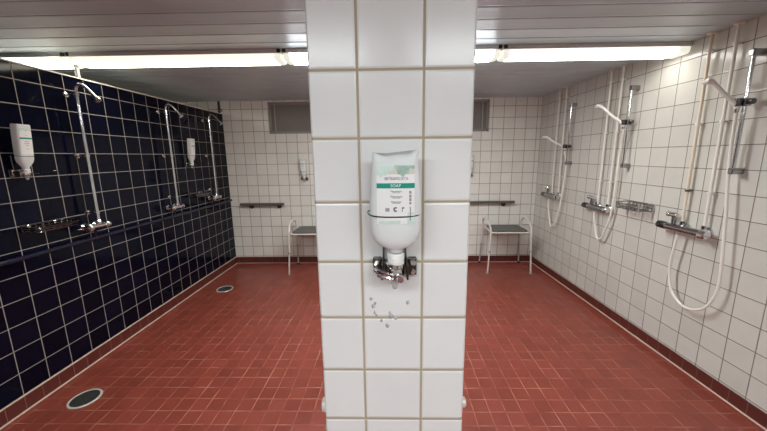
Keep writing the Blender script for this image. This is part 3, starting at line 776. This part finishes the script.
def soap_holder(kind, s, z, w, d, yc, zring, label, lever, ry=0.0, grp='metal soap dispenser holders on the walls'):
    """z: middle of the pump plate; zring: the wire that hugs the bottle; bottle half sizes w, d"""
    b = z - 0.036
    t = thing('soap_holder', on(kind, s, b), turn(kind), label, 'soap holder', grp)
    zz = 0.036
    MB().box((0, 0.004, zz), (0.104, 0.008, 0.044), bev=0.002).build('back_plate', M['chrome'] if lever != 'side' else M['steel'], t)
    for sx in (-1, 1):
        lug = MB().box((sx * 0.0425, 0.014, zz + 0.004), (0.021, 0.014, 0.044), bev=0.003).build('side_lug', M['bracket_dark'], t)
        MB().lathe([(0.0085, 0.018), (0.0085, 0.023), (0.006, 0.0255)], 12, 'y', (sx * 0.044, 0.0, zz + 0.014)).build('screw_head', M['chrome'], lug)
        MB().lathe([(0.0065, 0.018), (0.0065, 0.023), (0.0045, 0.025)], 12, 'y', (sx * 0.044, 0.0, zz - 0.008)).build('screw_head', M['chrome'], lug)
        MB().box((sx * 0.030, 0.026, zz - 0.002), (0.005, 0.040, 0.038), bev=0.001).build('pump_cheek', M['bracket_dark'], t)
    zr = zring - b
    for sx in (-1, 1):
        MB().tube(rounded([(sx * 0.027, 0.010, zz), (sx * 0.027, 0.006, zz + 0.06), (sx * 0.027, 0.006, zr)], 0.01), 0.0024, 8).build('support_rod', M['steel'], t)
    hw, hd = w / 2 + 0.0016, d / 2 + 0.0016
    ring = []
    for j in range(48):
        x, y = sup(hw, hd, 2 * PI * j / 48, 2.8); ring.append((x, yc + ry + y, zr + (0.0 if y < 0 else -.007 * (y / hd))))
    MB().tube(ring, 0.0015, 8, loop=True).build('wire_ring', M['dark_chrome'], t)
    pump = MB().lathe([(.010, -.020), (.017, -.016), (.019, -.004), (.017, .006), (.021, .010), (.021, .018), (.0165, .021)], 18, origin=(0, yc, zz + .004)).build('pump', M['chrome'], t)
    MB().lathe([(.0050, -.042), (.0065, -.040), (.0095, -.026), (.0105, -.014), (.006, -.012)], 14, origin=(0, yc, zz + .001)).build('nozzle', M['clear'], pump)
    MB().box((0, yc - .022 if yc > .045 else .024, zz - .002), (.046, .022, .026), bev=.004).build('pump_arm', M['chrome'], t)
    if lever == 'side':
        l = MB().tube(curve([(.002, yc + .016, zz - .012), (.018, yc + .022, zz - .006), (.038, yc + .014, zz - .004), (.050, .028, zz - .006)], 5), [(.0042, .0042)] * 16, 8).build('lever', M['chrome'], t)
        MB().tube(curve([(.004, yc + .019, zz - .002), (.020, yc + .026, zz + .006), (.040, yc + .012, zz + .008), (.050, .028, zz + .004)], 5), .0036, 8).build('lever_rod', M['chrome'], l)
        MB().lathe([(.0075, -.010), (.0095, -.006), (.0095, .008), (.0075, .011)], 14, 'y', (-.012, yc + .018, zz - .008)).build('pivot', M['chrome'], l)
    else:
        pts = curve([(0.0, yc + .014, zz + .002), (0.0, yc + .05, zz - .002), (0, yc + .115, zz - .002), (0, yc + .16, zz + .006)], 5)
        l = MB().tube(pts, .0032, 8).build('lever', M['chrome'], t)
        MB().tube([(0, yc + .150, zz + .004), (0, yc + .160, zz + .007), (0, yc + .192, zz + .014), (0, yc + .198, zz + .016)], [(.003, .005), (.004, .010), (.0045, .013), (.003, .008)], 10, up=(0, 0, 1)).build('elbow_paddle', M['dull_chrome'], l)
    return t

# pillar: local +x is the viewer's left
soap_bottle('P', .0225, -.251, .117, .060, .257, .045, 'large milky soap bottle with teal band on the white pillar', True)
soap_holder('P', .0200, -.268, .117, .060, .045, -.124, 'chrome soap holder on the white pillar below the large bottle', 'side')
soap_bottle('L', 1.928, -.082, .080, .054, .300, .050, 'soap bottle on the navy wall nearest the camera', False).rotation_euler.x = -.08
soap_holder('L', 1.928, -.082, .080, .054, .050, .026, 'soap holder with long lever on the navy wall nearest the camera', 'long', .009)
soap_bottle('L', 3.545, -.076, .080, .054, .296, .050, 'soap bottle on the navy wall between the two farther shower columns', False).rotation_euler.x = -.08
soap_holder('L', 3.545, -.076, .080, .054, .050, .030, 'soap holder with lever on the navy wall between farther columns', 'long', .009)
soap_bottle('B', -1.150, -.305, .088, .060, .285, .048, 'soap bottle on the back wall left of the pillar', False)
soap_holder('B', -1.150, -.308, .088, .060, .048, -.20, 'soap holder on the back wall left of the pillar', 'long')
soap_bottle('B', 1.168, -.285, .088, .060, .285, .048, 'soap bottle on the back wall just right of the pillar', False)
soap_holder('B', 1.168, -.288, .088, .060, .048, -.18, 'soap holder on the back wall just right of the pillar', 'long')

# clear drops of soap left on the pillar under the dispenser
def soap_drop(px, pz, r, label, k=1.25):
    t = MB().lathe([(r * .98, 0.0), (r, .0010), (r * .82, r * .42), (r * .45, r * .66), (r * .08, r * .74)], 14, 'y')
    o = t.build('soap_drop', M['drop']); o.scale = (1, 1, k)
    o.location = on('P', px, pz); o.rotation_euler = (0, 0, turn('P'))
    tag(o, label, 'drop', 'soap drops on the pillar below the dispenser')
DR = [(371, 298.5, .0042, 'clear soap drop on the pillar, topmost of the left cluster'), (375.2, 303, .0034, 'small soap drop, second from top of the left cluster'),
      (373.4, 306, .0052, 'soap drop midway down the left cluster on the pillar'), (375.5, 312, .0045, 'soap drop in the lower left cluster above the joint'),
      (376.6, 315, .0030, 'small soap drop lowest in the left cluster'), (408, 302.4, .0046, 'lone soap drop right of the others on the pillar'),
      (391, 315.8, .0066, 'largest soap drop sitting just above the tile joint'), (395.6, 317.6, .0050, 'soap drop across the joint beside the largest one'),
      (389.8, 312.5, .0030, 'tiny soap drop just above the largest one'), (387.5, 325.3, .0052, 'lowest soap drop under the joint on the pillar'), (381.5, 320.3, .0038, 'flat soap drop just below the joint, left of centre')]
F_, CX_, CY_ = 307.4494, 386.0864, 209.997
CR, CU, CF = Vector((0.99994105, -0.00188112, -0.01069417)), Vector((0.01085835, 0.17323185, 0.98482121)), Vector((0, 0.98487928, -0.17324207))
DROPS = [(-0.0408, -0.357), (-0.0304, -0.3692), (-0.0351, -0.3775), (-0.03, -0.394), (-0.0273, -0.4023), (0.0532, -0.3677), (0.0097, -0.4045), (0.0215, -0.4095), (0.0067, -0.3954), (0.0004, -0.4311), (-0.0149, -0.4171)]
for (px, py, r, lab), (x, z) in zip(DR, DROPS): soap_drop(x, z, r, lab)

# round caps on the two sides of the pillar
def side_cap(sgn, label):
    x = pw0 if sgn < 0 else pw1
    p = on('P', x, -.685 if sgn < 0 else -.675, -.022)
    t = thing('pillar_cap', p, turn('P') + (PI / 2 if sgn > 0 else -PI / 2), label, 'wall cap', 'round caps on the pillar sides')
    q = .020 if sgn < 0 else .014
    MB().lathe([(q, 0.0), (q, .005), (q * .92, .010), (q * .62, .013), (q * .55, .008)], 20, 'y').build('cap_rim', M['drain_ring'], t)
    MB().lathe([(q * .56, .0), (q * .56, .009), (q * .2, .0095)], 16, 'y').build('cap_centre', M['black'], t)
side_cap(-1, 'round cap low on the left side of the pillar')
side_cap(1, 'round cap low on the right side of the pillar')

# ------------------------------------------------------------------ back wall handrails
def hand_rail(x0, x1, z, posts, label):
    t = thing('hand_rail', on('B', (x0 + x1) / 2, z - .05), turn('B'), label, 'rail', 'dark rails on the back wall')
    c = (x0 + x1) / 2; hl = (x1 - x0) / 2
    MB().tube([(-hl, .062, .05), (0, .062, .05), (hl, .062, .05)], (.019), 16, up=(0, 0, 1)).build('rail_bar', M['handle_wood'], t)
    for p in posts:
        mb = MB(); mb.tube(rounded([(c - p, 0, .012), (c - p, .050, .012), (c - p, .062, .045)], .02), .012, 10)
        b = mb.build('rail_bracket', M['bracket_dark'], t)
        MB().lathe([(.034, 0), (.033, .008), (.022, .014), (.012, .016)], 16, 'y', (c - p, 0, .012)).build('wall_rose', M['bracket_dark'], b)
hand_rail(-2.078, -1.455, -.660, (-1.945, -1.542), 'short dark rail on the back wall beside the navy wall')
hand_rail(.74, 1.808, -.657, (.90, 1.677), 'short dark rail on the back wall above the right stool')

# ------------------------------------------------------------------ shower stools
def stool(x, y, rz, label):
    t = thing('shower_stool', (x, y, 0), rz, label, 'stool', 'white shower stools by the back wall')
    SZ = .578
    # seat board, rounded corners, slightly dished edge
    pts = rounded([(-.232, .012, 0), (.232, .012, 0), (.215, .362, 0), (-.215, .362, 0)], .05, 6, loop=True)
    c = Vector((0, .185, 0)); mb = MB()
    rr = []
    for k, z in ((.97, -.020), (1.0, -.013), (1.0, -.004), (.975, .002), (.90, .004), (.5, .0015), (.05, .001)):
        rr.append([c + (p - c) * k + Vector((0, 0, SZ + z)) for p in pts])
    mb.rings(rr); mb.build('seat', M['grey_plastic'], t)
    fr_ = rounded([(-.252, .0, SZ - .026), (.252, .0, SZ - .026), (.240, .37, SZ - .026), (-.240, .37, SZ - .026)], .03, 4, loop=True)
    MB().tube(fr_, .0105, 10, loop=True).build('seat_frame', M['stool_white'], t)
    for s in (-1, 1):
        side = curve([(s * .268, -.006, .30), (s * .264, -.004, .46), (s * .260, -.002, .565), (s * .263, .030, .625), (s * .268, .10, .672), (s * .272, .20, .697), (s * .272, .29, .690), (s * .268, .345, .650), (s * .264, .362, .58), (s * .268, .372, .42), (s * .272, .38, .30)], 5)
        MB().tube(side, .0125, 12).build('arm_frame', M['stool_white'], t)
        for yy, y2, nm in ((-.006, -.014, 'front'), (.38, .395, 'rear')):
            lg = MB().tube([(s * .267, yy, .33), (s * .283, y2, .018)], .0100, 12).build('leg', M['stool_white'] if nm == 'front' else M['stool_grey'], t)
            MB().lathe([(.0145, -.012), (.0155, -.010), (.0155, .010), (.0135, .012)], 12, origin=(s * .268, yy, .30)).build('height_collar', M['stool_grey'], lg)
            MB().lathe([(.0165, .0), (.0165, .004), (.0125, .030), (.0115, .030)], 12, origin=(s * .2835, y2, 0)).build('rubber_foot', M['black'] if nm == 'rear' else M['stool_grey'], lg)
        MB().tube([(s * .255, .0, SZ - .026), (s * .262, .0, SZ - .026)], .010, 10).build('joint', M['stool_white'], t)
    return t
stool(1.622, 3.885, -.03, 'white tube shower stool right of the pillar')
stool(-1.020, 3.915, -.015, 'white tube shower stool partly hidden left of the pillar')

# ------------------------------------------------------------------ floor drains
def drain(x, y, r, label):
    t = thing('floor_drain', (x, y, 0), 0, label, 'drain', 'round floor drains along the navy wall')
    MB().lathe([(r * .84, .0005), (r * .86, .0045), (r * .97, .0045), (r, .0005)], 40).build('drain_ring', M['drain_ring'], t)
    mb = MB(); mb.lathe([(r * .85, .0004), (r * .85, .0022), (r * .02, .0026)], 40)
    g = mb.build('drain_grate', M['drain_grate'], t)
    n = 5
    mb = MB()
    for i in range(-n, n + 1):
        yy = i * r * .14; l = math.sqrt(max(0, (r * .80) ** 2 - yy * yy))
        if l > .01: mb.box((0, yy, .0032), (2 * l, r * .05, .0016), Matrix.Identity(4))
    mb.build('grate_bars', M['dull_chrome'], g).rotation_euler = (0, 0, .5)
drain(-1.998, 1.785, .088, 'large round floor drain nearest the camera by the navy wall')
drain(-1.948, 3.478, .092, 'round floor drain farther back by the navy wall')

# ------------------------------------------------------------------ camera
cam = bpy.data.cameras.new('camera'); co = bpy.data.objects.new('camera', cam); C.objects.link(co)
cam.sensor_fit = 'HORIZONTAL'; cam.sensor_width = 36.0; cam.lens = F_ / 767 * 36.0
cam.shift_x = (383.5 - CX_) / 767; cam.shift_y = (CY_ - 215.5) / 767
cam.clip_start = 0.02
co.matrix_world = Matrix(((CR.x, CU.x, -CF.x, 0), (CR.y, CU.y, -CF.y, 0), (CR.z, CU.z, -CF.z, H), (0, 0, 0, 1)))
sc = bpy.context.scene
sc.camera = co
w = bpy.data.worlds.new('world'); sc.world = w; w.use_nodes = True
w.node_tree.nodes['Background'].inputs[0].default_value = (0.02, 0.02, 0.02, 1)
vs = sc.view_settings
vs.view_transform = 'Standard'; vs.look = 'None'; vs.gamma = 1.0; vs.use_curve_mapping = False
vs.exposure = 0.62
